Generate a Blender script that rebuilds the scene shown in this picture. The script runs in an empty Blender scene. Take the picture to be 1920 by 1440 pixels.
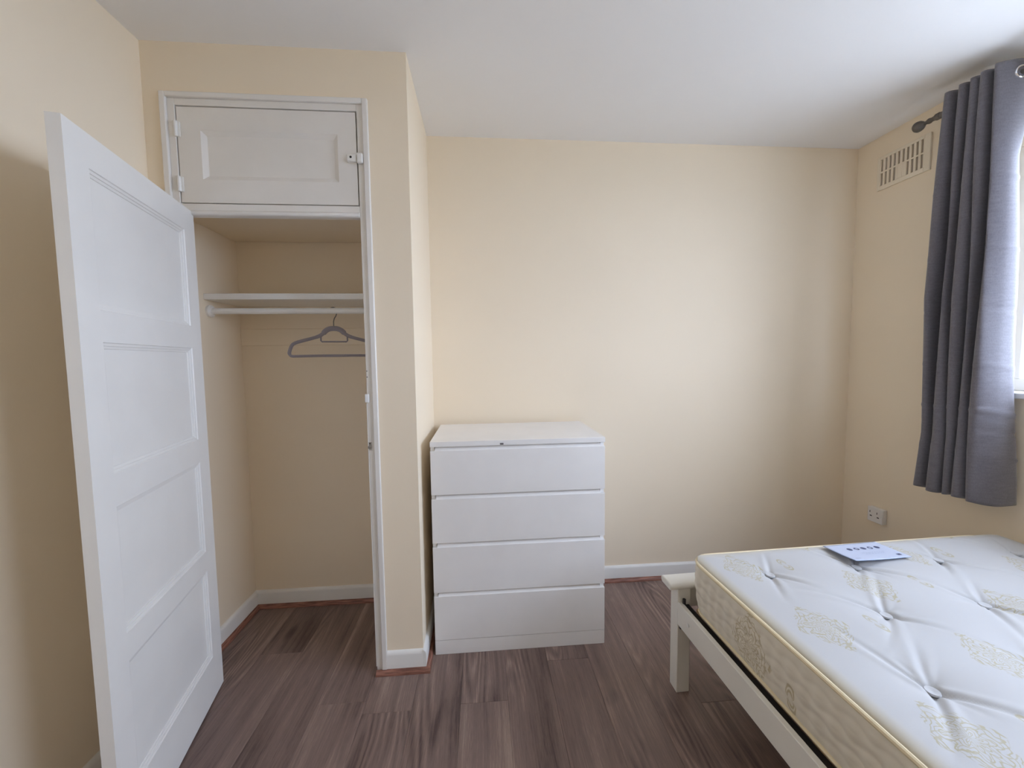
import bpy, bmesh, math, random
import numpy as np
from mathutils import Matrix, Vector

random.seed(7)
C = bpy.context.scene.collection
SC = bpy.context.scene
PI = math.pi

# ------------------------------------------------------------------ camera
F_PX, YAW, PITCH, ROLL, CAM_H = 722.18, .0765, .0651, -.0132, 1.3678
cy_, sy_, cp_, sp_ = math.cos(YAW), math.sin(YAW), math.cos(PITCH), math.sin(PITCH)
fw = Vector((sy_ * cp_, cy_ * cp_, -sp_))
rt = Vector((cy_, -sy_, 0))
up = rt.cross(fw)
r2 = rt * math.cos(ROLL) + up * math.sin(ROLL)
u2 = -rt * math.sin(ROLL) + up * math.cos(ROLL)
cam_d = bpy.data.cameras.new('camera')
cam_d.sensor_width = 36
cam_d.lens = F_PX / 1920 * 36
cam_d.clip_start = .02
cam = bpy.data.objects.new('camera', cam_d)
cam.matrix_world = Matrix(((r2.x, u2.x, -fw.x, 0), (r2.y, u2.y, -fw.y, 0), (r2.z, u2.z, -fw.z, CAM_H), (0, 0, 0, 1)))
C.objects.link(cam)
SC.camera = cam

# ------------------------------------------------------------------ light: overcast sky through the window
SC.view_settings.view_transform = 'Standard'
SC.view_settings.look = 'None'
SC.view_settings.gamma = 1
SC.view_settings.use_curve_mapping = False
SC.view_settings.exposure = 0.0
SKY = 16.0
WIN_Y0, WIN_Y1, WIN_Z0, WIN_Z1 = -.55, 1.60, 1.17, 2.33
world = bpy.data.worlds.new('overcast_sky')
world.use_nodes = True
SC.world = world
bg = world.node_tree.nodes['Background']
bg.inputs['Color'].default_value = (.69, .773, 1, 1)
bg.inputs['Strength'].default_value = SKY
pl = bpy.data.lights.new('window_portal', 'AREA')
pl.shape = 'RECTANGLE'
pl.size = WIN_Z1 - WIN_Z0
pl.size_y = WIN_Y1 - WIN_Y0
pl.cycles.is_portal = True
po = bpy.data.objects.new('window_portal', pl)
po.location = (2.50, (WIN_Y0 + WIN_Y1) / 2, (WIN_Z0 + WIN_Z1) / 2)
po.rotation_euler = (0, PI / 2, 0)      # -Z of the lamp -> -X (into the room)
C.objects.link(po)
try:
    SC.cycles.max_bounces = 16
    SC.cycles.diffuse_bounces = 10
    SC.cycles.transparent_max_bounces = 12
    SC.cycles.sample_clamp_indirect = 10
except Exception:
    pass


# ------------------------------------------------------------------ node expression helper
def s2l(c):
    return tuple((v / 12.92 if v <= .04045 else ((v + .055) / 1.055) ** 2.4) for v in (x / 255 for x in c))


class X:
    """a float socket that can be used in arithmetic"""
    def __init__(s, nt, sock):
        s.nt, s.s = nt, sock

    def _op(s, op, *o, clamp=False):
        n = s.nt.nodes.new('ShaderNodeMath')
        n.operation = op
        n.use_clamp = clamp
        for i, v in enumerate((s,) + o):
            if isinstance(v, X):
                s.nt.links.new(v.s, n.inputs[i])
            else:
                n.inputs[i].default_value = v
        return X(s.nt, n.outputs[0])

    def __add__(s, o): return s._op('ADD', o)
    __radd__ = __add__
    def __sub__(s, o): return s._op('SUBTRACT', o)
    def __rsub__(s, o): return (s * -1) + o
    def __mul__(s, o): return s._op('MULTIPLY', o)
    __rmul__ = __mul__
    def __truediv__(s, o): return s._op('DIVIDE', o)
    def __neg__(s): return s * -1
    def abs(s): return s._op('ABSOLUTE')
    def sin(s): return s._op('SINE')
    def cos(s): return s._op('COSINE')
    def floor(s): return s._op('FLOOR')
    def sqrt(s): return s._op('SQRT')
    def pow(s, e): return s._op('POWER', e)
    def atan2(s, o): return s._op('ARCTAN2', o)
    def mod(s, o): return s._op('FLOORED_MODULO', o)
    def lt(s, o): return s._op('LESS_THAN', o)
    def gt(s, o): return s._op('GREATER_THAN', o)
    def max(s, o): return s._op('MAXIMUM', o)
    def min(s, o): return s._op('MINIMUM', o)

    def step(s, a, b):       # smooth 0..1 from a to b
        n = s.nt.nodes.new('ShaderNodeMapRange')
        n.interpolation_type = 'SMOOTHSTEP'
        n.inputs[1].default_value = a
        n.inputs[2].default_value = b
        s.nt.links.new(s.s, n.inputs[0])
        return X(s.nt, n.outputs[0])


class Mat:
    def __init__(s, name, color=(.8, .8, .8), rough=.5, metal=0, spec=.5):
        s.m = bpy.data.materials.new(name)
        s.m.use_nodes = True
        s.nt = s.m.node_tree
        s.b = s.nt.nodes['Principled BSDF']
        s.b.inputs['Base Color'].default_value = (*color, 1)
        s.b.inputs['Roughness'].default_value = rough
        s.b.inputs['Metallic'].default_value = metal
        s.b.inputs['Specular IOR Level'].default_value = spec

    def coords(s):
        t = s.nt.nodes.new('ShaderNodeTexCoord')
        return t.outputs['Object']

    def xyz(s, sock):
        n = s.nt.nodes.new('ShaderNodeSeparateXYZ')
        s.nt.links.new(sock, n.inputs[0])
        return [X(s.nt, o) for o in n.outputs]

    def vec(s, x, y, z):
        n = s.nt.nodes.new('ShaderNodeCombineXYZ')
        for i, v in enumerate((x, y, z)):
            if isinstance(v, X):
                s.nt.links.new(v.s, n.inputs[i])
            else:
                n.inputs[i].default_value = v
        return n.outputs[0]

    def noise(s, sock, scale, detail=3, rough=.5, dist=0, out='Fac'):
        n = s.nt.nodes.new('ShaderNodeTexNoise')
        if sock is not None:
            s.nt.links.new(sock, n.inputs['Vector'])
        n.inputs['Scale'].default_value = scale
        n.inputs['Detail'].default_value = detail
        n.inputs['Roughness'].default_value = rough
        n.inputs['Distortion'].default_value = dist
        return X(s.nt, n.outputs['Fac'])

    def mix(s, fac, a, b):
        n = s.nt.nodes.new('ShaderNodeMix')
        n.data_type = 'RGBA'
        if isinstance(fac, X):
            s.nt.links.new(fac.s, n.inputs[0])
        else:
            n.inputs[0].default_value = fac
        for i, v in ((6, a), (7, b)):
            if isinstance(v, tuple):
                n.inputs[i].default_value = (*v[:3], 1)
            else:
                s.nt.links.new(v, n.inputs[i])
        return n.outputs[2]

    def color(s, sock):
        s.nt.links.new(sock, s.b.inputs['Base Color'])
        return s

    def rough(s, x):
        s.nt.links.new(x.s, s.b.inputs['Roughness'])

    def bump(s, h, strength=.2, dist=.01):
        n = s.nt.nodes.new('ShaderNodeBump')
        n.inputs['Strength'].default_value = strength
        n.inputs['Distance'].default_value = dist
        s.nt.links.new(h.s, n.inputs['Height'])
        s.nt.links.new(n.outputs[0], s.b.inputs['Normal'])
        return s


# ------------------------------------------------------------------ materials
M = {}


def wall_paint(name, col, amp=.12):
    m = Mat(name, col, .75, spec=.25)
    c = m.coords()
    big = m.noise(c, 2.2, 3)
    m.color(m.mix(big.step(.3, .7), tuple(v * .985 for v in col), col))
    fine = m.noise(c, 220, 3, .6)
    mid = m.noise(c, 14, 3, .5)
    m.bump(fine * .25 + mid * .75, amp, .004)
    return m.m


M['wall'] = wall_paint('cream_wall_paint', (.865, .757, .595))
M['ceiling'] = wall_paint('white_ceiling_paint', (.87, .865, .86), .08)


def gloss(name, col, rough=.35, amp=.05):
    m = Mat(name, col, rough)
    c = m.coords()
    n = m.noise(c, 35, 3)
    m.bump(n, amp, .003)
    f = m.noise(c, 6, 3)
    m.color(m.mix(f.step(.35, .7), tuple(v * .97 for v in col), col))
    return m.m


M['gloss'] = gloss('white_gloss_paint', (.83, .82, .79))
M['frame'] = gloss('off_white_gloss_paint', (.80, .775, .735))
M['chest'] = gloss('white_laminate', (.87, .86, .85), .38, .01)
M['bed'] = gloss('cream_white_lacquer', (.82, .80, .735), .35, .03)
M['upvc'] = Mat('white_window_plastic', (.85, .86, .86), .3).m
M['socket'] = Mat('white_socket_plastic', (.80, .79, .78), .3).m
M['black'] = Mat('black_hole', (.012, .012, .012), .7).m
M['slot'] = Mat('dark_slot', (.05, .045, .04), .7).m
M['darkmetal'] = Mat('pewter_metal', (.17, .155, .14), .42, .8).m
M['steel'] = Mat('brushed_steel', (.45, .44, .42), .35, 1).m
M['chrome'] = Mat('chrome', (.75, .75, .76), .15, 1).m
M['rail_black'] = Mat('black_plastic', (.022, .02, .021), .45).m
M['vent'] = wall_paint('cream_vent_paint', (.84, .76, .62), .05)
M['vent_back'] = Mat('dark_vent_backing', (.38, .33, .255), .8).m  # the vent's cream paint in a darker tone, behind the slots
m = Mat('pine_slat', (.55, .38, .2), .6)
n = m.noise(m.coords(), 12, 3)
m.color(m.mix(n.step(.3, .7), (.5, .34, .18), (.6, .43, .25)))
M['pine'] = m.m
m = Mat('grey_velvet', (.28, .25, .265), .85)
m.b.inputs['Sheen Weight'].default_value = .3
M['velvet'] = m.m

m = Mat('mahogany_beading', (.16, .07, .045), .45)
x, y, z = m.xyz(m.coords())
n = m.noise(m.vec(x * 3, y * 3, z * 60), 5, 3)
m.color(m.mix(n.step(.3, .7), s2l((108, 68, 55)), s2l((162, 112, 94))))
M['beading'] = m.m

# floor planks: grain along the plank (object y), a different cut for every plank
m = Mat('dark_oak_laminate', (.1, .07, .06), .42, spec=.4)
oi = m.nt.nodes.new('ShaderNodeObjectInfo')
rnd = X(m.nt, oi.outputs['Random'])
x, y, z = m.xyz(m.coords())
ox = x + rnd * 37.3
oy = y + rnd * 91.7
warp = m.noise(m.vec(ox * 5, oy * 1.1, 0), 1.0, 2)
flow = ox + (warp - .5) * .05
# growth rings: contour lines of a smooth field stretched along the board
field = m.noise(m.vec(ox * 6.5, oy * .9, rnd * 9), 1.0, 1, .4)
rings = (field * 120 + (m.noise(m.vec(ox * 60, oy * 4, 5), 1.0, 2) * 2.5)).sin() * .5 + .5
zone = m.noise(m.vec(ox * 3.3, oy * .8, 27), 1.0, 1).step(.46, .64)
streak = m.noise(m.vec(flow * 38, oy * 1.0, 3), 1.0, 4, .6)
hair = m.noise(m.vec(flow * 190, oy * 3.0, 13), 1.0, 3, .65)
fine = m.noise(m.vec(ox * 700, oy * 26, 7), 1.0, 2, .6)
patch = m.noise(m.vec(ox * 7, oy * 1.2, 11), 1.0, 3, .55)
knotn = m.noise(m.vec(ox * 9, oy * 3.2, 19), 1.0, 1, .4)
knot = knotn.step(.68, .80)
t = (streak - .5) * .48 + (patch - .5) * .90 + (rings - .5) * .24 * zone + (hair - .5) * .42 + (fine - .5) * .40 + (rnd - .5) * .06 + .43
col = m.mix(t.step(.08, .46), s2l((78, 61, 57)), s2l((126, 106, 98)))
col = m.mix(t.step(.42, .80), col, s2l((172, 149, 135)))
col = m.mix(knot * .8, col, s2l((54, 41, 39)))
m.color(col)
m.rough(fine * .16 + .34)
m.bump(fine * .5 + streak * .5, .10, .002)
M['plank'] = m.m
M['joint'] = Mat('sub_floor', (.03, .022, .02), .8).m
M['plank_edge'] = M['plank']


# mattress damask: printed medallions, in the mattress's own coordinates
def rosette(m, u, v, seed, lobes=8):
    """yellow filigree inside an ogee-shaped medallion; u, v normalised to +-1"""
    r = (u * u + v * v).sqrt()
    th = v.atan2(u)
    edge = (th * lobes).cos() * .07 + (th * 4).cos() * .10 + .84
    k = r / edge
    mask = 1 - k.step(.93, 1.0)
    n = m.noise(m.vec(u * 1.0, v * 1.0, seed), 3.2, 2, .5)
    a = ((k * 17 + (th * lobes).cos() * 2.2 + n * 9).sin()).abs()
    b = ((th * lobes + (k * 11).sin() * 1.3 + n * 7).sin()).abs()
    line = (1 - a.step(.22, .58)).max((1 - b.step(.14, .46)) * .8)
    return mask * line


def cellfold(v, period, off):
    return (v - off + period * .5).mod(period) - period * .5


def butterfly(m, u, v):
    r = (u * u + v * v * 1.3).sqrt()
    th = v.atan2(u)
    edge = (th * 2).cos() * .36 + (th * 6).cos() * .05 + .52
    k = r / edge
    ring = 1 - ((k - .84).abs()).step(.06, .16)
    ring2 = (1 - ((k - .50).abs()).step(.05, .13)) * (u.abs().gt(.10))
    return ring.max(ring2) * (1 - k.step(1.0, 1.08))


def fabric(name, base, thread, top):
    m = Mat(name, base, .62, spec=.3)
    x, y, z = m.xyz(m.coords())
    if top:
        m1 = rosette(m, cellfold(x, .66, .135) / .076, cellfold(y, .32, -.118) / .094, 1.3)
        m2 = rosette(m, cellfold(x, .66, .465) / .076, cellfold(y, .32, -.278) / .094, 4.1)
        b1 = butterfly(m, cellfold(y, .32, -.122) / .042, cellfold(x, .66, .298) / .040)
        b2 = butterfly(m, cellfold(y, .32, -.287) / .042, cellfold(x, .66, .645) / .040)
        pat = m1.max(m2).max(b1 * .9).max(b2 * .9)
    else:
        m1 = rosette(m, cellfold(y, .64, -.335) / .088, (z - .088) / .115, 2.2)
        b1 = butterfly(m, (z - .058) / .050, cellfold(y, .64, -.485) / .042)
        pat = m1.max(b1)
    weave = m.noise(m.vec(x * 500, y * 500, z * 500), 1.0, 2)
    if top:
        # yellow glow along the seam, painted into the cloth colour
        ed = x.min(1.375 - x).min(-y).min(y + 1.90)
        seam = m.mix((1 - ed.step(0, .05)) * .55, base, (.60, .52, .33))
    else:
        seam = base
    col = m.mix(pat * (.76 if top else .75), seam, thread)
    m.color(col)
    m.bump(pat * .5 + weave * .4, .12, .002)
    m.b.inputs['Sheen Weight'].default_value = .15
    return m.m


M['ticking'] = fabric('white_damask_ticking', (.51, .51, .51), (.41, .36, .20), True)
M['border'] = fabric('cream_quilted_border', (.74, .69, .58), (.44, .36, .19), False)
M['tape'] = gloss('cream_tape', (.80, .69, .47), .6, .1)
M['tuft'] = Mat('white_felt', (.52, .525, .53), .9).m

m = Mat('grey_blackout_curtain', (.115, .112, .125), .62, spec=.35)
x, y, z = m.xyz(m.coords())
wv = m.noise(m.vec(x * 420, y * 420, z * 120), 1.0, 3, .6)
w2 = m.noise(m.vec(x * 30, y * 30, z * 160), 1.0, 2, .6)
m.color(m.mix((wv * .6 + w2 * .4).step(.3, .7), (.124, .116, .134), (.172, .163, .186)))
m.bump(wv * .6 + w2 * .5, .25, .0015)
m.b.inputs['Sheen Weight'].default_value = .35
M['curtain'] = m.m

# glass: clear, with a faint reflection
g = bpy.data.materials.new('window_glass')
g.use_nodes = True
nt = g.node_tree
nt.nodes.clear()
out = nt.nodes.new('ShaderNodeOutputMaterial')
tr = nt.nodes.new('ShaderNodeBsdfTransparent')
tr.inputs[0].default_value = (.95, .97, .97, 1)
gl = nt.nodes.new('ShaderNodeBsdfGlossy')
gl.inputs['Roughness'].default_value = .02
mx = nt.nodes.new('ShaderNodeMixShader')
mx.inputs[0].default_value = .06
nt.links.new(tr.outputs[0], mx.inputs[1])
nt.links.new(gl.outputs[0], mx.inputs[2])
nt.links.new(mx.outputs[0], out.inputs[0])
M['glass'] = g

m = Mat('paved_ground', (.3, .3, .29), .9)
n = m.noise(m.coords(), .6, 4)
m.color(m.mix(n.step(.3, .7), (.42, .42, .40), (.54, .54, .52)))
M['ground'] = m.m
M['paper'] = Mat('pale_blue_paper', (.52, .57, .70), .45).m
M['ink'] = Mat('dark_blue_ink', (.08, .09, .17), .6).m
M['greyink'] = Mat('grey_ink', (.45, .50, .62), .6).m
M['papertrim'] = Mat('blue_card_edge', (.16, .24, .40), .6).m
M['scuff'] = Mat('scuffed_chipboard', (.13, .12, .12), .8).m


# ------------------------------------------------------------------ mesh helpers
class MB:
    def __init__(s):
        s.v, s.f = [], []

    def add(s, vs, fs):
        o = len(s.v)
        s.v += [tuple(p) for p in vs]
        s.f += [tuple(i + o for i in q) for q in fs]
        return s

    def box(s, x0, x1, y0, y1, z0, z1):
        vs = [(x, y, z) for z in (z0, z1) for y in (y0, y1) for x in (x0, x1)]
        return s.add(vs, [(0, 2, 3, 1), (4, 5, 7, 6), (0, 1, 5, 4), (2, 6, 7, 3), (0, 4, 6, 2), (1, 3, 7, 5)])

    def tube(s, pts, r, n=10, sx=1, caps=True, closed=False):
        """tube along 3-D points; r number or list; sx squashes along the first frame axis"""
        P = [Vector(p) for p in pts]
        N = len(P)
        R = r if isinstance(r, (list, tuple)) else [r] * N
        ref = None
        rings = []
        for i in range(N):
            if closed:
                d = (P[(i + 1) % N] - P[i - 1]).normalized()
            else:
                d = (P[min(i + 1, N - 1)] - P[max(i - 1, 0)]).normalized()
            if ref is None:
                ref = Vector((0, 1, 0)) if abs(d.y) < .9 else Vector((1, 0, 0))
            a = (ref - d * ref.dot(d)).normalized()
            ref = a
            b = d.cross(a)
            rings.append([P[i] + a * (R[i] * sx * math.cos(2 * PI * k / n)) + b * (R[i] * math.sin(2 * PI * k / n)) for k in range(n)])
        vs = [p for q in rings for p in q]
        fs = []
        for i in range(N if closed else N - 1):
            j = (i + 1) % N
            for k in range(n):
                fs.append((i * n + k, i * n + (k + 1) % n, j * n + (k + 1) % n, j * n + k))
        if caps and not closed:
            fs.append(tuple(range(n - 1, -1, -1)))
            fs.append(tuple((N - 1) * n + k for k in range(n)))
        return s.add(vs, fs)

    def lathe(s, prof, axis='z', n=24, at=(0, 0, 0)):
        """prof: list of (radius, height)"""
        vs, fs = [], []
        for r, h in prof:
            for k in range(n):
                a = 2 * PI * k / n
                c, d = r * math.cos(a), r * math.sin(a)
                p = {'z': (c, d, h), 'y': (d, h, c), 'x': (h, c, d)}[axis]
                vs.append(tuple(p[i] + at[i] for i in range(3)))
        for i in range(len(prof) - 1):
            for k in range(n):
                fs.append((i * n + k, i * n + (k + 1) % n, (i + 1) * n + (k + 1) % n, (i + 1) * n + k))
        fs.append(tuple(range(n - 1, -1, -1)))
        fs.append(tuple((len(prof) - 1) * n + k for k in range(n)))
        return s.add(vs, fs)

    def extrude(s, prof, p0, p1, out):
        """profile (out, up) swept straight from p0 to p1; out is the horizontal direction of +out"""
        o = Vector(out)
        k = len(prof)
        vs = [Vector(p) + o * a + Vector((0, 0, b)) for p in (p0, p1) for a, b in prof]
        fs = [(i, (i + 1) % k, k + (i + 1) % k, k + i) for i in range(k)]
        fs += [tuple(range(k - 1, -1, -1)), tuple(range(k, 2 * k))]
        return s.add(vs, fs)

    def obj(s, name, mat, parent=None, bevel=0, smooth=False, seg=2, angle=35):
        me = bpy.data.meshes.new(name)
        me.from_pydata(s.v, [], s.f)
        bm = bmesh.new()
        bm.from_mesh(me)
        bmesh.ops.recalc_face_normals(bm, faces=bm.faces)
        bm.to_mesh(me)
        bm.free()
        me.materials.append(mat)
        o = bpy.data.objects.new(name, me)
        C.objects.link(o)
        if parent:
            o.parent = parent
        if bevel:
            b = o.modifiers.new('bevel', 'BEVEL')
            b.width = bevel
            b.segments = seg
            b.limit_method = 'ANGLE'
            b.angle_limit = math.radians(angle)
        if smooth or bevel:
            me.polygons.foreach_set('use_smooth', [True] * len(me.polygons))
            me.set_sharp_from_angle(angle=math.radians(40 if not bevel else 60))
        return o


def B(x0, x1, y0, y1, z0, z1):
    return MB().box(x0, x1, y0, y1, z0, z1)


def thing(name, label, cat, loc, rz=0, group=None):
    o = bpy.data.objects.new(name, None)
    o.empty_display_size = .1
    C.objects.link(o)
    o.location = loc
    o.rotation_euler = (0, 0, rz)
    o['label'] = label
    o['category'] = cat
    if group:
        o['group'] = group
    return o


def tag(o, label, cat, group=None):
    o['label'] = label
    o['category'] = cat
    if group:
        o['group'] = group
    return o


def struct(o):
    o['kind'] = 'structure'
    return o


def mesh_grid(name, P, mat, parent=None, wrap=False, solid=0):
    """P: (rows, cols, 3) numpy grid -> smooth quad mesh"""
    r, c, _ = P.shape
    idx = np.arange(r * c).reshape(r, c)
    a = idx[:-1, :] if wrap else idx[:-1, :-1]
    b = np.roll(idx, -1, 1)[:-1, :] if wrap else idx[:-1, 1:]
    d = np.roll(idx, -1, 1)[1:, :] if wrap else idx[1:, 1:]
    e = idx[1:, :] if wrap else idx[1:, :-1]
    F = np.stack([a, b, d, e], -1).reshape(-1, 4)
    me = bpy.data.meshes.new(name)
    me.vertices.add(r * c)
    me.vertices.foreach_set('co', P.reshape(-1).astype(np.float32))
    me.loops.add(F.size)
    me.loops.foreach_set('vertex_index', F.reshape(-1).astype(np.int32))
    me.polygons.add(len(F))
    me.polygons.foreach_set('loop_start', (np.arange(len(F)) * 4).astype(np.int32))
    me.update(calc_edges=True)
    me.validate()
    me.polygons.foreach_set('use_smooth', [True] * len(me.polygons))
    me.materials.append(mat)
    o = bpy.data.objects.new(name, me)
    C.objects.link(o)
    if parent:
        o.parent = parent
    if solid:
        s = o.modifiers.new('solid', 'SOLIDIFY')
        s.thickness = solid
        s.offset = 0
    return o


# ------------------------------------------------------------------ room shell
XL, XR, YB, YF, H = -1.285, 2.282, 2.2355, -1.60, 2.60
YC, XC, YCB = 1.655, -.2834, 2.184          # closet front face, closet side face, closet back face
FH = .010                                   # plank thickness

fl = struct(B(XL - .1, XR + .25, YF - .1, YB + .1, -.16, -FH).obj('floor', M['joint']))
PW, PL = .19, 1.22
col0 = .08
joints = {-6: 1.805, -1: 1.46, 1: 1.645, -3: 1.45}


def plank_mesh(x0, x1, y0, y1, nm):
    c = .0009
    vs, fs = [], []
    for (i, z) in ((0, -FH), (0, -c), (c, 0)):
        vs += [(x0 + i, y0 + i, z), (x1 - i, y0 + i, z), (x1 - i, y1 - i, z), (x0 + i, y1 - i, z)]
    for k in (0, 4):
        for j in range(4):
            fs.append((k + j, k + (j + 1) % 4, k + 4 + (j + 1) % 4, k + 4 + j))
    fs += [(3, 2, 1, 0), (8, 9, 10, 11)]
    me = bpy.data.meshes.new(nm)
    me.from_pydata(vs, [], fs)
    me.materials.append(M['plank'])
    return me


full = plank_mesh(-PW / 2 + .0002, PW / 2 - .0002, -PL / 2 + .0002, PL / 2 - .0002, 'plank')
for k in range(-8, 13):
    x0 = col0 + k * PW
    x1 = x0 + PW
    if x1 <= XL or x0 >= XR:
        continue
    j = joints.get(k, YF + random.uniform(.05, 1.2))
    while j > YF:
        j -= PL
    while j < YB:
        y0, y1 = j, j + PL
        cx0, cx1, cy0, cy1 = max(x0, XL), min(x1, XR), max(y0, YF), min(y1, YB)
        j += PL
        if cx1 - cx0 < .01 or cy1 - cy0 < .02:
            continue
        mx_, my_ = (cx0 + cx1) / 2, (cy0 + cy1) / 2
        if cx1 - cx0 > PW - .001 and cy1 - cy0 > PL - .001:
            me = full
        else:
            hw, hl = (cx1 - cx0) / 2 - .0002, (cy1 - cy0) / 2 - .0002
            me = plank_mesh(-hw, hw, -hl, hl, 'plank')
        p = bpy.data.objects.new('plank', me)
        C.objects.link(p)
        p.location = (mx_, my_, 0)
        p.parent = fl

struct(B(XL - .1, XR + .25, YF - .1, YB + .1, H, H + .15).obj('ceiling', M['ceiling']))
struct(B(XL - .1, XL, YF, YB + .1, 0, H).obj('wall_left', M['wall']))
struct(B(XC, XR, YB, YB + .1, 0, H).obj('wall_back', M['wall']))
struct(B(XL - .1, XR + .25, YF - .1, YF, 0, H).obj('wall_front', M['wall']))
w = MB()
w.box(XR, XR + .25, YF, WIN_Y0, 0, H)
w.box(XR, XR + .25, WIN_Y1, YB + .1, 0, H)
w.box(XR, XR + .25, WIN_Y0, WIN_Y1, 0, WIN_Z0)
w.box(XR, XR + .25, WIN_Y0, WIN_Y1, WIN_Z1, H)
struct(w.obj('wall_right', M['wall']))
struct(B(XL, XC - .10, YCB, YB + .1, 0, H).obj('wall_closet_back', M['wall']))
struct(B(XC - .10, XC, YC + .10, YB + .1, 0, H).obj('wall_closet_side', M['wall']))
w = MB()
w.box(XL, -1.195, YC, YC + .08, 0, 2.39)
w.box(-.455, XC, YC, YC + .10, 0, 2.39)
w.box(XL, XC, YC, YC + .10, 2.39, H)
struct(w.obj('wall_closet_front', M['wall']))
struct(B(XL, XC - .10, YC + .02, YCB - .005, 2.004, 2.03).obj('ceiling_closet', M['wall']))
struct(B(XR + .24, XR + 60, -60, 60, -3.2, -3.0).obj('ground', M['ground']))


# skirting with a rounded top edge, and the brown quarter-round bead on the floor in front of it
SK = [(0, 0), (.014, 0), (.014, .078), (.011, .088), (.005, .093), (0, .094)]
BD = [(.014, 0), (.032, 0), (.0315, .006), (.028, .013), (.021, .018), (.014, .019)]


def skirting(name, p0, p1, out):
    o = struct(MB().extrude(SK, p0, p1, out).obj(name, M['gloss'], smooth=True))
    MB().extrude(BD, p0, p1, out).obj('beading', M['beading'], o, smooth=True)
    return o


skirting('baseboard_back', (XC, YB, 0), (XR, YB, 0), (0, -1, 0))
skirting('baseboard_left', (XL, YF, 0), (XL, YC, 0), (1, 0, 0))
skirting('baseboard_right', (XR, YF, 0), (XR, YB - .034, 0), (-1, 0, 0))
skirting('baseboard_closet_left', (XL, YC + .13, 0), (XL, YCB, 0), (1, 0, 0))
skirting('baseboard_closet_back', (XL, YCB, 0), (XC - .1, YCB, 0), (0, -1, 0))
skirting('baseboard_closet_side', (XC, YC - .014, 0), (XC, YB - .034, 0), (1, 0, 0))
o = struct(MB().extrude(SK, (-.4385, YC, 0), (XC + .0, YC, 0), (0, -1, 0)).obj('baseboard_closet_front', M['gloss'], smooth=True))
MB().extrude(BD, (-.484, YC, 0), (XC + .032, YC, 0), (0, -1, 0)).obj('beading', M['beading'], o, smooth=True)

# ------------------------------------------------------------------ closet door frame
tf = MB()
tf.box(-1.217, -1.195, YC - .016, YC, .0, 2.410)
tf.box(-.460, -.4385, YC - .016, YC, .0, 2.410)
tf.box(-1.195, -.460, YC - .016, YC, 2.390, 2.410)
trim = struct(tf.obj('trim_1', M['frame'], bevel=.003))
B(-1.195, -1.168, YC - .006, YC + .052, 0, 2.39).obj('jamb', M['frame'], trim, bevel=.002)
B(-.484, -.455, YC - .006, YC + .13, 0, 2.39).obj('jamb', M['frame'], trim, bevel=.002)
B(-1.168, -.484, YC - .006, YC + .10, 2.364, 2.39).obj('head', M['frame'], trim, bevel=.002)
tb = MB()
tb.box(-1.168, -.484, YC - .006, YC + .035, 1.962, 1.994)
tb.extrude([(0, 0), (.008, .001), (.012, .006), (.012, .012), (.007, .016), (.003, .020), (0, .021)], (-1.168, YC - .006, 1.948), (-.484, YC - .006, 1.948), (0, -1, 0))
tb.box(-1.168, -.484, YC - .006, YC + .02, 1.948, 1.962)
tb.obj('transom', M['frame'], trim, bevel=.0015)
k = MB().box(-.486, -.462, YC - .022, YC - .006, 2.158, 2.198)
k.obj('latch_keeper', M['gloss'], trim, bevel=.006, seg=3)
YJ = YC - .006       # front face of the jambs
cb = B(-.4900, -.4735, YJ - .009, YJ, 1.194, 1.229).obj('door_catch', M['upvc'], None, bevel=.002)
tag(cb, 'small white plastic catch block screwed to the right jamb of the open closet', 'catch')
rc = thing('roller_catch', 'small steel roller catch on the right closet jamb, below the white catch block', 'catch', (-.4785, YJ, 1.0085))
B(-.0065, .0065, -.0015, 0, -.017, .017).obj('plate', M['steel'], rc)
MB().tube([(-.006, -.005, -.004), (.006, -.005, -.004)], .0055, 12).obj('roller', M['steel'], rc, smooth=True)
MB().lathe([(.0032, -.0022), (.0032, -.0015)], 'y', 12, (0, 0, .0105)).obj('screw_hole', M['black'], rc)
for zz in (1.300, 1.325):
    MB().lathe([(.0022, -.0006), (.0022, 0)], 'y', 10, (-.480, YJ, zz)).obj('screw_hole', M['slot'], trim)
B(-.4865, -.4835, YJ - .0025, YJ + .04, .03, 1.19).obj('door_stop', M['frame'], trim, bevel=.001)


# ------------------------------------------------------------------ panelled doors
def sunk_panel(x0, x1, z0, z1, yf, steps, sgn=1):
    """panel: stepped moulding sinking from the face (y=yf) ; sgn=+1 when the face looks to +y"""
    mb = MB()
    rings = []
    for ins, dep in steps:
        y = yf - sgn * dep
        rings.append([(x0 + ins, y, z0 + ins), (x1 - ins, y, z0 + ins), (x1 - ins, y, z1 - ins), (x0 + ins, y, z1 - ins)])
    vs = [p for q in rings for p in q]
    fs = []
    for i in range(len(rings) - 1):
        for j in range(4):
            fs.append((i * 4 + j, i * 4 + (j + 1) % 4, i * 4 + 4 + (j + 1) % 4, i * 4 + 4 + j))
    L = (len(rings) - 1) * 4
    fs.append((L, L + 1, L + 2, L + 3))
    # back of the panel
    yb = yf - sgn * .022
    nb = len(vs)
    vs += [(x0, yb, z0), (x1, yb, z0), (x1, yb, z1), (x0, yb, z1)]
    for j in range(4):
        fs.append((j, nb + j, nb + (j + 1) % 4, (j + 1) % 4))
    fs.append((nb + 3, nb + 2, nb + 1, nb))
    return mb.add(vs, fs)


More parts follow.
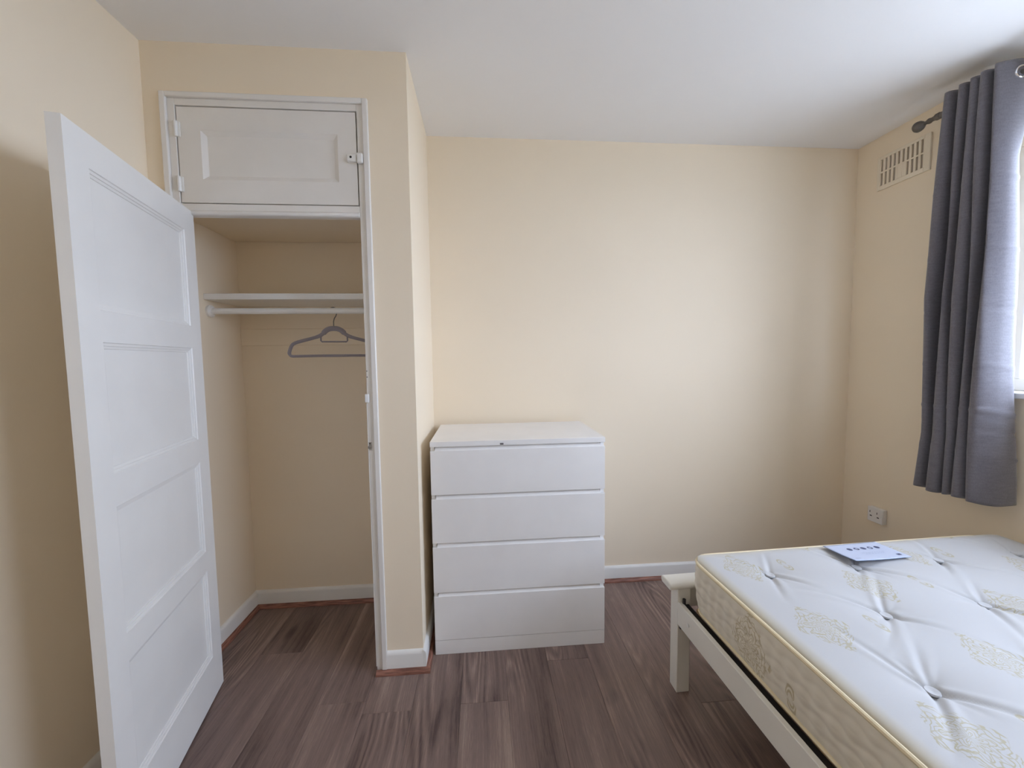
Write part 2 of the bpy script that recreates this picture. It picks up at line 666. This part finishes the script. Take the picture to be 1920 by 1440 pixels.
ang = math.atan2(1.027 - 1.655, -.981 + 1.128)
wd = thing('wardrobe_door', 'tall white four-panel wardrobe door standing open at the left of the closet', 'door', (-1.128, YC, 0), ang)
W_, T_, ZT = .645, .030, 1.9605
zs = [(.178, .540), (.618, .980), (1.070, 1.426), (1.510, 1.872)]
B(0, .08, -T_, 0, .008, ZT).obj('stile', M['gloss'], wd)
B(.565, W_, -T_, 0, .008, ZT).obj('stile', M['gloss'], wd)
rz = [.008] + [v for q in zs for v in q] + [ZT]
for i in range(0, len(rz), 2):
    B(.08, .565, -T_, 0, rz[i], rz[i + 1]).obj('rail', M['gloss'], wd)
for z0, z1 in zs:
    sunk_panel(.08, .565, z0, z1, 0, [(0, 0), (.002, .003), (.009, .0045), (.010, .007), (.017, .0085), (.018, .011)]).obj('panel', M['gloss'], wd)
for zz in (.25, 1.70):
    MB().tube([(-.004, -.016, zz - .04), (-.004, -.016, zz + .04)], .006, 10).obj('hinge', M['gloss'], wd, smooth=True)

cd = thing('cupboard_door', 'small white single-panel cupboard door, closed above the open closet', 'door', (-1.1635, YC - .004, 1.9985))
W2, H2, T2 = .6745, .3610, .028       # front face at y = 0, thickness goes to +y
B(0, .084, 0, T2, 0, H2).obj('stile', M['frame'], cd)
B(.602, W2, 0, T2, 0, H2).obj('stile', M['frame'], cd)
B(.084, .602, 0, T2, 0, .089).obj('rail', M['frame'], cd)
B(.084, .602, 0, T2, .275, H2).obj('rail', M['frame'], cd)
sunk_panel(.084, .602, .089, .275, 0, [(0, 0), (.003, .002), (.016, .010), (.018, .011)], -1).obj('panel', M['frame'], cd)
for zz in (.068, .275):
    h_ = MB().tube([(-.001, -.007, zz - .029), (-.001, -.007, zz + .029)], .0065, 10)
    h_.box(-.002, .012, -.004, 0, zz - .028, zz + .028)
    h_.obj('hinge', M['gloss'], cd, bevel=.0015)
la = B(.640, .676, -.014, 0, .166, .194).obj('latch', M['gloss'], cd, bevel=.003)
MB().lathe([(.0045, -.0148), (.0045, -.0135)], 'y', 14, (.655, 0, .182)).obj('screw_hole', M['black'], la)
# the dark inside of the shut cupboard shows only as the gap round its door

# ------------------------------------------------------------------ inside the closet
sh = B(XL, XC - .10, 1.915, YCB, 1.662, 1.690).obj('closet_shelf', M['gloss'], None, bevel=.002)
tag(sh, 'white painted shelf board across the inside of the closet', 'shelf')
cr = thing('clothes_rail', 'white painted round hanging rail under the closet shelf', 'rail', (XL, 1.95, 1.612))
MB().tube([(.012, 0, 0), (XC - .112 - XL, 0, 0)], .0145, 16).obj('rod', M['gloss'], cr, smooth=True)
for xx in (0, XC - .118 - XL):
    MB().lathe([(.029, xx), (.029, xx + .010), (.021, xx + .018)], 'x', 20).obj('rail_socket', M['frame'], cr, smooth=True)
bt = B(XL, XC - .10, YCB - .006, YCB, 1.456, 1.546).obj('wall_batten', M['wall'], None, bevel=.003)
tag(bt, 'flat cream batten painted into the back wall of the closet', 'batten')

hg = thing('clothes_hanger', 'grey velvet clothes hanger hanging alone on the closet rail', 'hanger', (-.717, 1.95, 1.610), math.radians(8))
hk = [(.0, 0, -.075), (.0, 0, -.05), (.004, 0, -.035), (.012, 0, -.022)]
R_ = .0185
for a in range(-30, 200, 15):
    hk.append((R_ * math.cos(math.radians(a)) - .0, 0, R_ * math.sin(math.radians(a)) + .0))
MB().tube(hk, .0023, 8).obj('hook', M['darkmetal'], hg, smooth=True)


def smooth_path(pts, n=8):
    P = [Vector(p) for p in pts]
    o = []
    for i in range(len(P) - 1):
        p0, p1, p2, p3 = P[max(i - 1, 0)], P[i], P[i + 1], P[min(i + 2, len(P) - 1)]
        for k in range(n):
            t = k / n
            o.append(.5 * (2 * p1 + (p2 - p0) * t + (2 * p0 - 5 * p1 + 4 * p2 - p3) * t * t + (3 * p1 - p0 - 3 * p2 + p3) * t ** 3))
    return o + [P[-1]]


half = [(0, 0, -.083), (.018, 0, -.085), (.036, 0, -.094), (.052, 0, -.110), (.070, 0, -.121), (.10, 0, -.131), (.14, 0, -.142), (.172, 0, -.152), (.188, 0, -.163), (.197, 0, -.182), (.202, 0, -.200), (.198, 0, -.212), (.188, 0, -.216), (.17, 0, -.216), (.09, 0, -.215), (0, 0, -.215)]
pth = smooth_path(half, 6)
left = [(-p.x, p.y, p.z) for p in pth]
loop = [tuple(p) for p in pth] + left[-2:0:-1]
rr = []
for p in loop:
    ax_ = abs(p[0])
    rr.append((.0125 if p[2] > -.105 else (.0090 if p[2] > -.125 else .0082)) if p[2] > -.205 else .0066)
MB().tube(loop, rr, 10, sx=.45, closed=True).obj('hanger_body', M['velvet'], hg, smooth=True)
MB().tube([(-.060, 0, -.118), (-.060, 0, -.142), (-.056, 0, -.147), (.056, 0, -.147), (.060, 0, -.142), (.060, 0, -.118)], .0038, 8).obj('tie_bar', M['velvet'], hg, smooth=True)
MB().lathe([(.005, -.086), (.0055, -.078), (.003, -.072)], 'z', 12).obj('collar', M['velvet'], hg, smooth=True)

# ------------------------------------------------------------------ chest of drawers
ch = thing('chest_of_drawers', 'white laminate chest of four drawers against the back wall beside the closet', 'chest', (-.241, 1.7264, 0))
CW, CD_ = .803, .470
B(0, CW, 0, CD_, .977, 1.0).obj('top_panel', M['chest'], ch, bevel=.0012)
B(0, .018, .0185, CD_, 0, .977).obj('side_panel', M['chest'], ch, bevel=.0008)
B(CW - .018, CW, .0185, CD_, 0, .977).obj('side_panel', M['chest'], ch, bevel=.0008)
B(.018, CW - .018, CD_ - .006, CD_, 0, .977).obj('back_panel', M['chest'], ch)
B(.001, CW - .001, .001, .018, 0, .067).obj('plinth', M['chest'], ch, bevel=.0008)
for z0, z1 in ((.070, .279), (.298, .512), (.532, .737), (.757, .959)):
    p = MB()
    # front with its top edge sloped back to form the finger grip
    p.box(.001, CW - .001, 0, .018, z0, z1)
    d = p.obj('drawer', M['chest'], ch, bevel=.0008)
    MB().extrude([(-.001, z1), (-.0185, z1 + .0145), (-.0185, z1)], (.021, 0, 0), (CW - .021, 0, 0), (0, -1, 0)).obj('finger_grip', M['chest'], d)
B(.315, .331, -.0006, .0002, .980, .9875).obj('scuff', M['scuff'], ch)

# ------------------------------------------------------------------ wall vent and socket
ve = thing('wall_vent', 'cream slotted wall vent high on the right wall beside the curtain', 'vent', (XR, 1.976, 2.388))
VW, VH = .132, .092            # half sizes, in y and z
fr = MB()
fr.box(-.010, 0, -VW, -.104, -VH, VH)
fr.box(-.010, 0, .118, VW, -VH, VH)
fr.box(-.010, 0, -.104, .118, .076, VH)
fr.box(-.010, 0, -.104, .118, -VH, -.068)
fr.obj('vent_frame', M['vent'], ve, bevel=.002)
B(-.0015, 0, -.104, .118, -.068, .076).obj('backing', M['vent_back'], ve)
B(-.0085, -.002, -.104, .118, .001, .009).obj('cross_bar', M['vent'], ve)
npitch = .222 / 10
for i in range(11):
    yy = -.104 + i * npitch
    B(-.008, -.002, yy - .0055 if i else yy, yy + .0055 if i < 10 else yy, -.068, .076).obj('slat', M['vent'], ve)
for i in (4, 5):
    yy = .118 - (i + 1) * npitch
    B(-.0075, -.002, yy + .0055, yy + npitch - .0055, -.068, .001).obj('blanked_slot', M['vent'], ve)

so = thing('wall_socket', 'white surface-mounted socket low on the right wall above the bed', 'socket', (XR, 2.010, .436))
B(-.022, 0, -.042, .042, -.042, .042).obj('back_box', M['socket'], so, bevel=.003)
B(-.030, -.022, -.043, .043, -.043, .043).obj('face_plate', M['socket'], so, bevel=.004, seg=3)
for yy in (-.020, .020):
    B(-.0304, -.0295, yy + .006, yy + .010, .008, .020).obj('pin_hole', M['slot'], so)
    B(-.0304, -.0295, yy - .004, yy + .008, -.012, -.006).obj('pin_hole', M['slot'], so)
B(-.033, -.0295, -.037, -.031, -.004, .012).obj('switch', M['socket'], so, bevel=.001)

# ------------------------------------------------------------------ window in the right wall
xw = XR + .12
wf = MB()
ft = .055
wf.box(xw, xw + .06, WIN_Y0, WIN_Y1, WIN_Z0 + .025, WIN_Z0 + .025 + ft)
wf.box(xw, xw + .06, WIN_Y0, WIN_Y1, WIN_Z1 - ft, WIN_Z1)
wf.box(xw, xw + .06, WIN_Y0, WIN_Y0 + ft, WIN_Z0 + .08, WIN_Z1 - ft)
wf.box(xw, xw + .06, WIN_Y1 - ft, WIN_Y1, WIN_Z0 + .08, WIN_Z1 - ft)
win = struct(wf.obj('window_1', M['upvc'], bevel=.004))
ym = (WIN_Y0 + WIN_Y1) / 2
B(xw, xw + .06, ym - .035, ym + .035, WIN_Z0 + .08, WIN_Z1 - ft).obj('mullion', M['upvc'], win, bevel=.003)
B(xw + .026, xw + .032, WIN_Y0 + ft, ym - .035, WIN_Z0 + .08, WIN_Z1 - ft).obj('pane', M['glass'], win)
B(xw + .026, xw + .032, ym + .035, WIN_Y1 - ft, WIN_Z0 + .08, WIN_Z1 - ft).obj('pane', M['glass'], win)
ws = MB().box(XR - .022, xw + .06, WIN_Y0, WIN_Y1, WIN_Z0, WIN_Z0 + .025)
ws.obj('window_sill', M['upvc'], win, bevel=.004)

# ------------------------------------------------------------------ curtain pole and curtain
PX, PZ = 2.17, 2.485
cpole = thing('curtain_pole', 'dark metal curtain pole with an oval finial above the window', 'curtain pole', (PX, 1.82, PZ))
MB().tube([(0, -.10, 0), (0, -2.50, 0)], .0105, 16).obj('rod', M['darkmetal'], cpole, smooth=True)
MB().lathe([(.0125, -.15), (.0125, -.095), (.0155, -.092), (.0155, -.078), (.0125, -.075), (.0095, -.058), (.0125, -.052), (.0125, -.046), (.0085, -.036), (.0085, -.028), (.016, -.021), (.0225, -.012), (.0250, -.002), (.0245, .006), (.020, .013), (.011, .018), (.003, .0195)], 'y', 24).obj('finial', M['darkmetal'], cpole, smooth=True)
for yy in (-.165, -2.30):
    b_ = MB().tube([(XR - PX, yy, 0), (.0, yy, 0)], .007, 12)
    b_.lathe([(.024, XR - PX - .006), (.024, XR - PX)], 'x', 20, (0, yy, 0))
    b_.obj('bracket', M['darkmetal'], cpole, smooth=True)
MB().lathe([(.0125, -2.53), (.0255, -2.55), (.0255, -2.57), (.003, -2.60)], 'y', 20).obj('finial', M['darkmetal'], cpole, smooth=True)

# curtain: plan path zig-zags across the pole, from the far (wall) end to the near window edge
ctrl = [(2.152, 1.722), (2.125, 1.714), (2.098, 1.692), (2.118, 1.672), (2.19, 1.660), (2.225, 1.648), (2.19, 1.637), (2.122, 1.640),
        (2.097, 1.630), (2.114, 1.612), (2.19, 1.606), (2.226, 1.596), (2.19, 1.587), (2.122, 1.590), (2.098, 1.580), (2.116, 1.562), (2.19, 1.556), (2.226, 1.546),
        (2.19, 1.540), (2.122, 1.546), (2.098, 1.536), (2.112, 1.518), (2.18, 1.508), (2.215, 1.497), (2.18, 1.490), (2.118, 1.493), (2.096, 1.482), (2.118, 1.466),
        (2.165, 1.450), (2.215, 1.446), (2.25, 1.450), (2.272, 1.462)]
pp = smooth_path([(a, b, 0) for a, b in ctrl], 9)
path = np.array([(p.x, p.y) for p in pp])
seglen = np.r_[0, np.cumsum(np.hypot(*np.diff(path, axis=0).T))]
NS, NZ = 380, 150
ss = np.linspace(0, seglen[-1], NS)
cx = np.interp(ss, seglen, path[:, 0])
cyy = np.interp(ss, seglen, path[:, 1])
Z0, Z1 = .722, 2.535
zz = np.linspace(Z1, Z0, NZ)
G = np.zeros((NZ, NS, 3))
tface = np.clip((ss - ss[int(NS * .86)]) / (ss[-1] - ss[int(NS * .86)]), 0, 1)      # 0..1 over the broad last fold
tx, ty = np.gradient(cx), np.gradient(cyy)
ln = np.hypot(tx, ty)
nx, ny = ty / ln, -tx / ln
rngc = np.random.RandomState(3)
for i, z in enumerate(zz):
    h = (Z1 - z) / (Z1 - Z0)
    wob = .006 * np.sin(ss * 9 + h * 5) * min(1, h * 3) + .004 * np.sin(ss * 23 - h * 7) * min(1, h * 3)
    creases = 0
    for cz, am in ((.935, .004), (1.045, -.003), (1.125, .006), (1.32, .003), (1.56, -.003), (1.81, .003), (2.1, .003)):
        slope = .02 * tface
        creases = creases + am * np.exp(-((z - cz + slope) / .007) ** 2)
    wob = wob + creases * (.35 + .65 * (tface > 0))
    narrow = np.interp(h, [0, .06, .2, .73, .86, 1], [0, .020, .060, .032, .012, .0]) * tface ** 1.3
    # the stack eases outwards towards the hem at its far end
    flare = np.interp(h, [0, .6, 1], [0, 0, .018]) * np.clip(1 - ss / ss[60], 0, 1)
    far = np.clip(1 - ss / ss[int(NS * .8)], 0, 1) * np.interp(h, [0, .5, .85, 1], [.040, .0, .022, .0])
    G[i, :, 0] = cx + nx * wob - narrow * .9 - flare * .4
    G[i, :, 1] = cyy + ny * wob + narrow * .35 - far - tface * np.interp(h, [.6, .95], [0, .030])
    G[i, :, 2] = z - .010 * tface * h + .004 * np.sin(ss * 30) * (h > .985)
ct = thing('curtain', 'long grey eyelet curtain drawn to the far side of the window', 'curtain', (PX, 1.56, Z0))
G -= np.array([PX, 1.56, Z0])
mesh_grid('curtain_panel', G, M['curtain'], ct, solid=.0025)
# hem at the foot and chrome eyelets where the pole goes through
cross = [i for i in range(NS - 1) if (cx[i] - PX) * (cx[i + 1] - PX) <= 0]
for i in cross:
    c0 = Vector((cx[i], cyy[i], PZ)) - Vector((PX, 1.56, Z0))
    n_ = Vector((nx[i], ny[i], 0))
    t_ = Vector((-n_.y, n_.x, 0))
    ring = [c0 + t_ * (.0215 * math.cos(a)) + Vector((0, 0, .0215 * math.sin(a))) for a in np.linspace(0, 2 * PI, 33)[:-1]]
    MB().tube(ring, .0042, 8, closed=True).obj('eyelet', M['chrome'], ct, smooth=True)

# ------------------------------------------------------------------ bed
BA = math.radians(1.8)
bed = thing('bed_frame', 'cream-white wooden low foot-end bed frame under the mattress', 'bed', (.765, 1.43, 0), BA)
BW, BL = 1.43, 1.96
for x0 in (0, BW - .055):
    B(x0, x0 + .055, 0, .055, 0, .443).obj('foot_post', M['bed'], bed, bevel=.003)
cap = MB().extrude([(-.010, .443), (.054, .443), (.061, .450), (.063, .459), (.060, .467), (.052, .471), (-.008, .471), (-.015, .467), (-.018, .459), (-.016, .450)], (-.040, 0, 0), (BW + .040, 0, 0), (0, 1, 0))
cap.obj('foot_rail_cap', M['bed'], bed, bevel=.004)
B(.055, BW - .055, .016, .040, .352, .443).obj('foot_rail', M['bed'], bed, bevel=.002)
B(.055, BW - .055, .016, .040, .20, .28).obj('foot_rail', M['bed'], bed, bevel=.002)
for x0 in (0, BW - .018):
    r_ = B(x0, x0 + .018, -BL, 0, .293, .386).obj('side_rail', M['bed'], bed, bevel=.002)
for yy in (-.075, -1.6):
    MB().lathe([(.008, -.003), (.007, -.0005), (.002, 0)], 'x', 14, (-.0005, yy, .342)).obj('bolt_cap', M['gloss'], bed, smooth=True)
for x0 in (.0185, BW - .0445):
    B(x0, x0 + .026, -BL + .02, -.004, .350, .376).obj('slat_holder', M['rail_black'], bed)
MB().tube([(.020, -.012, .380), (.020, -.012, .404)], .0065, 12).obj('corner_bolt', M['rail_black'], bed, smooth=True)
B(.006, .020, -.010, -.001, .278, .300).obj('corner_bracket', M['rail_black'], bed)
slat = B(.046, BW - .046, -.028, .028, .374, .388)
first = slat.obj('slat', M['pine'], bed, bevel=.002)
first.location = (0, -.08, 0)
for i in range(1, 15):
    o = first.copy()
    C.objects.link(o)
    o.parent = bed
    o.location = (0, -.08 - i * .128, 0)
# head end (beside and behind the camera)
for x0 in (0, BW - .055):
    B(x0, x0 + .055, -BL - .055, -BL, 0, .95).obj('head_post', M['bed'], bed, bevel=.003)
MB().extrude([(-.02, .95), (.075, .95), (.085, .972), (.075, .995), (-.02, .995), (-.03, .972)], (-.04, -BL - .055, 0), (BW + .04, -BL - .055, 0), (0, 1, 0)).obj('head_rail_cap', M['bed'], bed, bevel=.004)
B(.055, BW - .055, -BL - .040, -BL - .016, .85, .95).obj('head_rail', M['bed'], bed, bevel=.002)
B(.055, BW - .055, -BL - .040, -BL - .016, .30, .39).obj('head_rail', M['bed'], bed, bevel=.002)
for i in range(9):
    xx = .12 + i * (BW - .24 - .05) / 8
    B(xx, xx + .05, -BL - .034, -BL - .020, .39, .85).obj('head_slat', M['bed'], bed, bevel=.002)

# ------------------------------------------------------------------ mattress (own frame: x width, y towards foot = 0 .. -ML, z from its underside)
MW, ML, MT, RC, RR = 1.375, 1.90, .206, .075, .13
ca, sa = math.cos(BA), math.sin(BA)
mo = Vector((.765, 1.43, 0)) + Vector((ca * .028 - sa * -.030, sa * .028 + ca * -.030, 0))
ma = thing('mattress', 'white damask tufted double mattress with cream piping on the bed frame', 'mattress', (mo.x, mo.y, .389), BA)


def outline(a, b):
    """square boundary point (max(|a|,|b|)=1) -> rounded rectangle, centred"""
    hx, hy = MW / 2, ML / 2
    px, py = a * hx, b * hy
    R = np.where(px > 0, RR, RC)
    qx = np.clip(px, -(hx - RC), hx - RR)
    qy = np.minimum(np.maximum(py, -(hy - R)), hy - R)
    dx, dy = px - qx, py - qy
    d = np.hypot(dx, dy)
    both = (np.abs(dx) > 1e-9) & (np.abs(dy) > 1e-9)
    k = np.where(both, R / np.maximum(d, 1e-9), 1)
    return qx + dx * k, qy + dy * k


rng = np.random.RandomState(11)
tufts = []
for j in range(8):
    yy = -.155 - j * .243
    for i in range(5):
        xx = .212 + i * .343 + (.172 if j % 2 else 0)
        if .09 < xx < MW - .08 and yy > -ML + .08:
            tufts.append((xx, yy))
NX, NY = 300, 420
s_, t_ = np.meshgrid(np.linspace(-1, 1, NX), np.linspace(-1, 1, NY))
mm = np.maximum(np.maximum(np.abs(s_), np.abs(t_)), 1e-9)
bx, by = outline(s_ / mm, t_ / mm)
Px = bx * mm + MW / 2
Py = by * mm - ML / 2
edge = np.minimum(np.minimum(Px, MW - Px), np.minimum(-Py, ML + Py))


def top_z(Px, Py, edge):
    e = np.clip(edge / .035, 0, 1)
    z = .013 * np.sqrt(np.clip(1 - (1 - e) ** 2, 0, 1)) + .006 * np.clip(edge / .25, 0, 1)
    z = z + .010 * np.clip(Px / MW, 0, 1) * np.clip(edge / .05, 0, 1)
    rs = np.random.RandomState(5)
    for (tx_, ty_) in tufts:
        dx, dy = Px - tx_, Py - ty_
        d2 = dx * dx + dy * dy
        d = np.sqrt(d2)
        z = z - .003 * np.exp(-(d / .022) ** 2) - .018 * np.exp(-np.sqrt(d2 + .00012) / .040) - .008 * np.exp(-d2 / .10 ** 2)
        base = rs.uniform(0, PI)
        dirs = [math.atan2(.243, .172) + rs.normal(0, .10), math.atan2(.243, -.172) + rs.normal(0, .10), math.atan2(-.243, .172) + rs.normal(0, .10), math.atan2(-.243, -.172) + rs.normal(0, .10)]
        dirs += [rs.uniform(0, 2 * PI) for _ in range(4)]
        for q, a in enumerate(dirs):
            L = rs.uniform(.13, .24) if q < 4 else rs.uniform(.06, .12)
            am = rs.uniform(.005, .0105) if q < 4 else rs.uniform(.003, .006)
            bend = rs.uniform(-1.2, 1.2)
            al = dx * math.cos(a) + dy * math.sin(a)
            ac = -dx * math.sin(a) + dy * math.cos(a) - bend * al * al
            f = np.clip(al / .015, 0, 1) * np.clip(1 - al / L, 0, 1)
            wd_ = .0065 + .025 * np.clip(al, 0, .3)
            z = z - am * f * np.exp(-(ac / wd_) ** 2) + am * .5 * f * np.exp(-((ac - 2.2 * wd_) / (1.3 * wd_)) ** 2)
    return z


topz = MT - .008 + top_z(Px, Py, edge)
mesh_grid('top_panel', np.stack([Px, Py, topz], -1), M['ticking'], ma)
mesh_grid('under_panel', np.stack([Px, Py, np.full_like(Px, .003)], -1)[3:-3:7, 3:-3:7], M['border'], ma)
# side border: loop of the outline, quilted in shallow scales
NP = 1300
per = np.linspace(0, 1, NP, endpoint=False)
HX, HY = MW / 2, ML / 2
# outline walked clockwise from above: straight runs and corner arcs (RC on the left side, RR on the right)
runs = [((-HX, -HY + RC), (0, 1), (-1, 0), 2 * HY - 2 * RC, 0), ((-HX + RC, HY - RC), PI, None, PI / 2 * RC, RC), ((-HX + RC, HY), (1, 0), (0, 1), 2 * HX - RC - RR, 0), ((HX - RR, HY - RR), PI / 2, None, PI / 2 * RR, RR),
        ((HX, HY - RR), (0, -1), (1, 0), 2 * HY - 2 * RR, 0), ((HX - RR, -HY + RR), 0, None, PI / 2 * RR, RR), ((HX - RR, -HY), (-1, 0), (0, -1), 2 * HX - RC - RR, 0), ((-HX + RC, -HY + RC), -PI / 2, None, PI / 2 * RC, RC)]
tot = sum(q[3] for q in runs)


def loop_pt(d):
    for o_, dr, nn, L, R in runs:
        if d <= L:
            if nn:
                return (o_[0] + dr[0] * d, o_[1] + dr[1] * d), nn
            a = dr - d / R
            return (o_[0] + R * math.cos(a), o_[1] + R * math.sin(a)), (math.cos(a), math.sin(a))
        d -= L
    return loop_pt(0)


LP = [loop_pt(q * tot * .999999) for q in per]
lx = np.array([q[0][0] for q in LP]) + MW / 2
ly = np.array([q[0][1] for q in LP]) - ML / 2
lnx = np.array([q[1][0] for q in LP])
lny = np.array([q[1][1] for q in LP])
NV = 46
S = np.zeros((NV, NP, 3))
dist = per * tot
for i in range(NV):
    v = i / (NV - 1)
    z = .010 + v * (MT - .018)
    bulge = .008 * math.sin(PI * v) ** .6
    rows = 5
    ph = v * rows
    wave = .18 * np.sin(dist * 2 * PI / .085 + (np.floor(ph + .5)) * PI)
    q = np.abs(((ph + wave + .5) % 1) - .5) * 2          # 0 on a seam
    puff = .0042 * (np.clip(q, 0, 1) ** .55) + .0012 * np.sin(dist * 2 * PI / .042 + 3 * v)
    r = bulge + puff * math.sin(PI * v) ** .4 if 0 < v < 1 else np.zeros(NP)
    r = r - .012 * (1 - v) ** 1.5
    S[i, :, 0] = lx + lnx * r
    S[i, :, 1] = ly + lny * r
    S[i, :, 2] = z
mesh_grid('border', S, M['border'], ma, wrap=True)
step = 4
for zc, ins in ((.007, -.011), (MT - .008, .002)):
    ring = [(lx[i] + lnx[i] * ins, ly[i] + lny[i] * ins, zc) for i in range(0, NP, step)]
    MB().tube(ring, .0062, 8, closed=True).obj('piping', M['tape'], ma, smooth=True)
for (tx_, ty_) in tufts:
    zc = float(MT - .008 + top_z(np.array([tx_]), np.array([ty_]), np.array([.2]))[0])
    b_ = MB()
    n = 18
    for r, hh in ((.0155, .0035), (.0135, .0075), (.006, .0062)):
        pass
    b_.lathe([(.012, -.003), (.0150, .001), (.0140, .0045), (.009, .0040), (.003, .0022)], 'z', n, (tx_, ty_, zc + .0022))
    b_.obj('tuft', M['tuft'], ma, smooth=True)

# ------------------------------------------------------------------ printed card on the mattress
cdz = .389 + MT + .017
lf = thing('care_card', 'pale blue printed card with five dark icons lying on the mattress', 'card', (1.452, 1.322, cdz), math.radians(3))
LWc, LHc = .236, .130


def bend(u, v):
    """card coordinates (m, centred) -> local 3-D; its near left corner curls up a little"""
    c = max(0, (-u / (LWc / 2) + -v / (LHc / 2)) / 2)
    d = max(0, (u / (LWc / 2) + -v / (LHc / 2)) / 2)
    return (u, v, .002 + .006 * c ** 2 + .002 * d ** 2 - .03 * (v / LHc) * .1)


def card_patch(us, vs, dz):
    P = np.array([[np.array(bend(u, v)) + np.array([0, 0, dz]) for u in us] for v in vs])
    return P


mesh_grid('card_sheet', card_patch(np.linspace(-LWc / 2, LWc / 2, 25), np.linspace(-LHc / 2, LHc / 2, 15), 0), M['paper'], lf, solid=.0008)
ed = [bend(u, -LHc / 2) for u in np.linspace(-LWc / 2, LWc / 2, 20)]
ed2 = [bend(-LWc / 2, v) for v in np.linspace(LHc / 2, -LHc / 2, 16)]
MB().tube(ed2 + ed[1:], .0008, 6).obj('card_edge', M['papertrim'], lf)


def disc(cu, cv, r, r0=0, sides=20, dz=.0009):
    mb = MB()
    o_ = [tuple(np.array(bend(cu + r * math.cos(2 * PI * k / sides), cv + r * math.sin(2 * PI * k / sides))) + np.array([0, 0, dz])) for k in range(sides)]
    if r0:
        i_ = [tuple(np.array(bend(cu + r0 * math.cos(2 * PI * k / sides), cv + r0 * math.sin(2 * PI * k / sides))) + np.array([0, 0, dz])) for k in range(sides)]
        mb.add(o_ + i_, [(k, (k + 1) % sides, sides + (k + 1) % sides, sides + k) for k in range(sides)])
    else:
        mb.add(o_, [tuple(range(sides))])
    return mb


for i in range(5):
    cu = -.046 + i * .030
    disc(cu, .022, .0095, .0045 if i in (1, 3) else 0).obj('icon', M['ink'], lf)
tl = MB()
for j, (u0, u1) in enumerate(((-.030, .070), (-.022, .060))):
    vv = -.012 - j * .009
    uu = u0
    while uu < u1:
        wl = random.uniform(.006, .014)
        a = [tuple(np.array(bend(*q)) + np.array([0, 0, .0009])) for q in ((uu, vv), (uu + wl, vv), (uu + wl, vv + .004), (uu, vv + .004))]
        tl.add(a, [(0, 1, 2, 3)])
        uu += wl + .003
t_o = tl.obj('text_line', M['greyink'], lf)
t_o['kind'] = 'stuff'
for (u0, v0, w_, h_, mt) in ((.086, -.046, .016, .011, 'ink'), (-.098, -.050, .022, .007, 'greyink')):
    a = [tuple(np.array(bend(*q)) + np.array([0, 0, .0009])) for q in ((u0, v0), (u0 + w_, v0), (u0 + w_, v0 + h_), (u0, v0 + h_))]
    MB().add(a, [(0, 1, 2, 3)]).obj('printed_mark', M[mt], lf)
